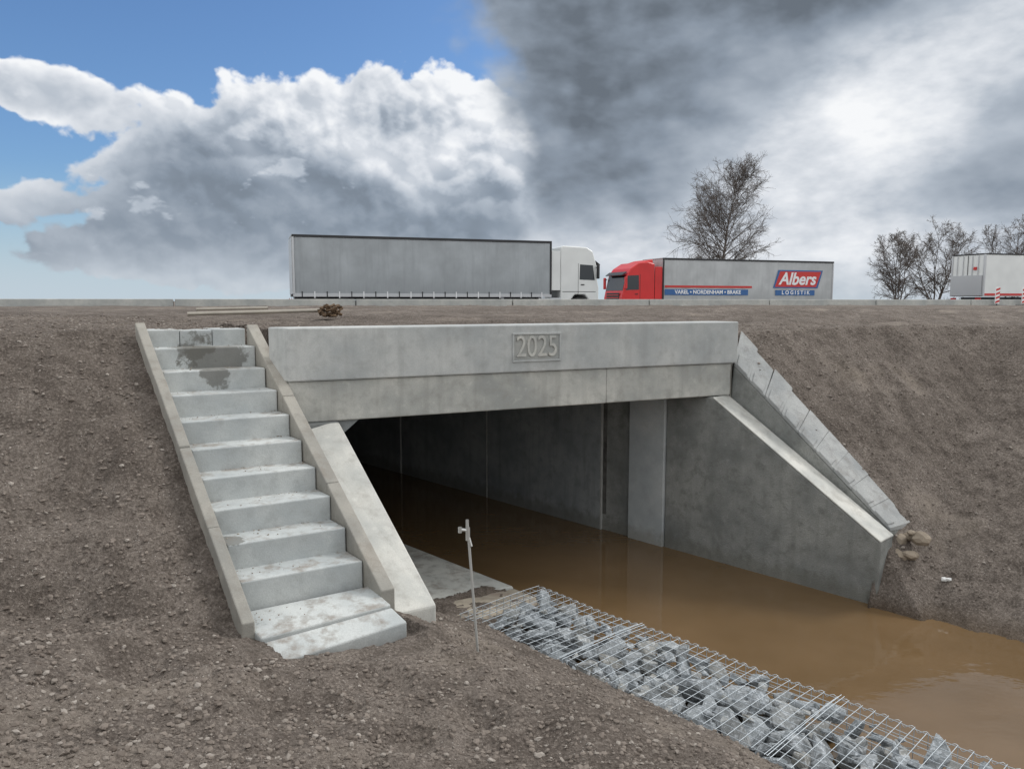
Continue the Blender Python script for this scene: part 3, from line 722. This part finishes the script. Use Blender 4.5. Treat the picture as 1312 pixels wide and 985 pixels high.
bare_tree(21.7,80,-1.5,13.6,4.9,5,1,.2,80,.24,.012)
bare_tree(43.8,88,-1.5,9.4,3.6,11,4,.14,52,.2,.012)
bare_tree(49.2,90,-1.5,10.6,4.3,12,4,.12,56,.22,.012)
bare_tree(59.5,92,-1.5,10.8,4.5,14,4,.12,56,.22,.012)

# ---------------------------------------------------------------- world sky with clouds
SUN_EL=rad(42); SUN_AZ=rad(62)
_g=np.random.rand(256)*2*math.pi; _gx=np.cos(_g); _gy=np.sin(_g)
def gn(x,y):
    xi=np.floor(x).astype(int); yi=np.floor(y).astype(int); fx=x-xi; fy=y-yi
    u=fx*fx*fx*(fx*(fx*6-15)+10); v=fy*fy*fy*(fy*(fy*6-15)+10)
    def g(a,b,dx,dy):
        h=_perm[(_perm[(xi+a)&255]+yi+b)&255]; return _gx[h]*dx+_gy[h]*dy
    return ((g(0,0,fx,fy)*(1-u)+g(1,0,fx-1,fy)*u)*(1-v)+(g(0,1,fx,fy-1)*(1-u)+g(1,1,fx-1,fy-1)*u)*v)*1.4
def gf(x,y,o,rough=.5,billow=False):
    s=0;a=1;t=0
    for i in range(o):
        n=gn(x,y)
        if billow: n=np.sqrt(n*n+.01)*2-.65
        s=s+a*n; t+=a; a*=rough
        x,y=(x*.8-y*.6)*2.07+13.7,(x*.6+y*.8)*2.07+41.3
    return s/t
AZ0,AZ1,EL0,EL1=-50,50,-2,36
nw,nh=1800,684
az=np.linspace(AZ0,AZ1,nw)[None,:].repeat(nh,0); el=np.linspace(EL0,EL1,nh)[:,None].repeat(nw,1)
def G(a,e,ra,re,amp,x=None,y=None):
    x=az if x is None else x; y=el if y is None else y
    return amp*np.exp(-((x-a)/ra)**2-((y-e)/re)**2)
wx=az+2.0*gf(az*.12,el*.16,4)+.4*gf(az*.6,el*.7,3); wy=el+1.4*gf(az*.13+50,el*.17,4)+.35*gf(az*.6+9,el*.7,3)
# cumulus bank
shape=-1.0+G(-31.0,12.9,5.0,1.9,1.9,wx,wy)+G(-13,10.8,10.5,5.6,1.95,wx,wy)+G(-4,12.0,6,4.5,1.3,wx,wy)+G(-22.5,8.5,6.5,4.3,1.15,wx,wy)+G(-34,6.3,4.5,1.4,1.4,wx,wy)+G(-14,3.5,15,4.0,1.5,wx,wy)+G(-28,2.6,12,1.8,1.0,wx,wy)+G(0,6,12,6,1.5,wx,wy)
def tex_lo(dx,dy): return gf((az+dx)*.15+3,(el+dy)*.21,3,.5)
def tex_hi(dx,dy): return gf((az+dx)*.33,(el+dy)*.40+7,6,.46,True)
A0=tex_lo(0,0); A1=tex_lo(.9,1.6); H0=tex_hi(0,0); H1=tex_hi(.35,.6)
Hf=gf(az*.8,el*.9+3,5,.5,True)
D=shape+.45*A0+.42*H0+.12*Hf
alphaC=sst(-.05,.15,D)*.98
rim=sst(.75,.0,D)
hi=sst(5.5,13.5,el+.20*(az+12)+3.2*A0)
lit=np.clip((A0-A1)*.45,-.2,.25)+np.clip((H0-H1)*.42,-.10,.16)
lumC=.30+.34*hi+.32*rim*sst(4,10,el)+lit*(.25+.8*hi)+G(-3.5,13.0,4.5,3.5,.20)+.04*Hf*hi+G(-33,6.5,4,2,.3)+G(-31,13,6,3,.25)
lumC=lumC+.05*gf(az*.16,el*.34,4)+.30*sst(4.8,0,el)
pf=gf(az*.30+70,el*.5+20,5,.5,True)+G(-22,12.2,3.2,1.6,.5)+G(-17,9.0,3.2,1.6,.42)+G(-26,7.0,3.4,1.3,.5)+G(-24,5.6,2.2,1.0,.5)
pm=sst(.30,.62,pf)*sst(2,5,el)*sst(-4,-10,az)
lumC=lumC*(1-.55*pm)+.55*pm*(.72+.25*np.clip(H0,-.5,.6))
lumC=np.clip(lumC,.24,.96)
# overcast deck to the right
edge_=wx+1.2*np.sin(el*.25)*-1+2.5*gf(az*.18+5,el*.25+60,5,.55)
sh2=-1.0+1.9*sst(-5.5,4.5,edge_)*sst(.5,6,el+.12*(az+10))+G(-3,22,5,6,.8,wx,wy)
sh2=np.maximum(sh2,-1+2*sst(22,30,el)*sst(-20,-5,az))
T2=.6*gf(az*.09+30,el*.15,5,.45)+.25*gf(az*.2+8,el*.32,6,.45,True)
T2b=.6*gf((az+1.)*.09+30,(el+1.4)*.15,5,.45)+.25*gf((az+1.)*.2+8,(el+1.4)*.32,6,.45,True)
D2=sh2+T2*.9
alphaD=sst(-.35,.6,D2)
lumD=.48-G(7.0,15.0,9.5,6.8,.29,wx,wy)-G(22,19.8,7.5,2.6,.32,wx,wy)-G(9,24,16,4,.22)-G(31.5,7.5,6,4.5,.16,wx,wy)-G(3,8,7,2.8,.12)
lumD+=G(25.0,12.0,4.6,3.6,.46,wx,wy)+G(19,8.5,4.5,3,.28,wx,wy)+G(31,15.5,4,3,.22,wx,wy)+G(17,3.0,20,3.0,.26)+G(27,4.0,6,2.0,.15)+G(-2.5,12,2.0,5,.12)
lumD+=(T2-T2b)*.34+.06*gf(az*.22+4,el*.6,5,.5)+.06*gf(az*.7,el*1.5,5,.55)*sst(.35,.65,lumD)*2
lumD=np.clip(lumD,.165,.95)
def tint(l):
    L_=[0,.14,.3,.5,.8,1]
    return np.stack([np.interp(l,L_,[0,.122,.257,.452,.77,.98]),np.interp(l,L_,[0,.145,.305,.505,.80,.99]),np.interp(l,L_,[0,.175,.37,.575,.845,1.0])],-1)
aT=alphaD+alphaC*(1-alphaD)
col=(tint(lumD)*alphaD[...,None]+tint(lumC)*(alphaC*(1-alphaD))[...,None])/np.maximum(aT,1e-4)[...,None]
px=np.concatenate([np.clip(col,0,1.2),aT[...,None]],-1).astype(np.float32)
img=bpy.data.images.new('cloud_field',nw,nh,alpha=True,float_buffer=True)
img.colorspace_settings.name='Non-Color'; img.alpha_mode='CHANNEL_PACKED'
img.pixels.foreach_set(px.ravel()); img.update(); img.pack()

w=bpy.data.worlds.new('World'); S.world=w; w.use_nodes=True
t=NT(w.node_tree); bg=t.n['Background']; 
sky=t.new('ShaderNodeTexSky'); sky.sky_type='NISHITA'; sky.sun_disc=False; sky.sun_elevation=SUN_EL; sky.sun_rotation=SUN_AZ
tc=t.new('ShaderNodeTexCoord').outputs['Generated']
sx=t.new('ShaderNodeSeparateXYZ'); t.l.new(tc,sx.inputs[0])
A=t.m('MULTIPLY',t.m('ARCTAN2',sx.outputs[0],sx.outputs[1]),57.2958)
E=t.m('MULTIPLY',t.m('ARCSINE',sx.outputs[2]),57.2958)
cx=t.new('ShaderNodeCombineXYZ')
t.l.new(t.m('DIVIDE',t.m('SUBTRACT',A,AZ0),AZ1-AZ0),cx.inputs[0]); t.l.new(t.m('DIVIDE',t.m('SUBTRACT',E,EL0),EL1-EL0),cx.inputs[1])
it=t.new('ShaderNodeTexImage'); it.image=img; it.extension='EXTEND'; it.interpolation='Linear'; t.l.new(cx.outputs[0],it.inputs[0])
skyc=t.mix(1.0,sky.outputs[0],(.075,.10,.13),'MULTIPLY')
skyc=t.mix(t.rng(E,0,9,.8,0),skyc,(.52,.64,.75))
near=t.mix(it.outputs[1],skyc,it.outputs[0])
n=t.noise(tc,2.2,2,.5)
far=t.mix(t.ramp(n,[(.35,0.),(.65,1.)]),(.78,.82,.88),(1.36,1.37,1.37))
fm=t.m('MAXIMUM',t.rng(E,26,35),t.rng(t.m('ABSOLUTE',A),40,49))
fin=t.mix(fm,near,far)
fin=t.mix(t.rng(E,-1,4.0,.5,0),fin,(.60,.67,.72))
t.l.new(fin,bg.inputs[0]); bg.inputs[1].default_value=1.0
w.cycles.sampling_method='MANUAL'; w.cycles.sample_map_resolution=512

sl=bpy.data.lights.new('sun','SUN'); sl.energy=1.9; sl.angle=rad(16); sl.color=(1,.98,.95)
so=bpy.data.objects.new('sun',sl); S.collection.objects.link(so)
dv=Vector((math.sin(SUN_AZ)*math.cos(SUN_EL),math.cos(SUN_AZ)*math.cos(SUN_EL),math.sin(SUN_EL)))
so.rotation_euler=dv.to_track_quat('Z','Y').to_euler()

# ---------------------------------------------------------------- camera
cd=bpy.data.cameras.new('camera'); cd.sensor_width=36; cd.lens=986/1312*36; cd.clip_start=.05; cd.clip_end=6000
co=bpy.data.objects.new('camera',cd); S.collection.objects.link(co); co.location=(0,0,0)
co.rotation_euler=(rad(90-6.19),0,0); S.camera=co
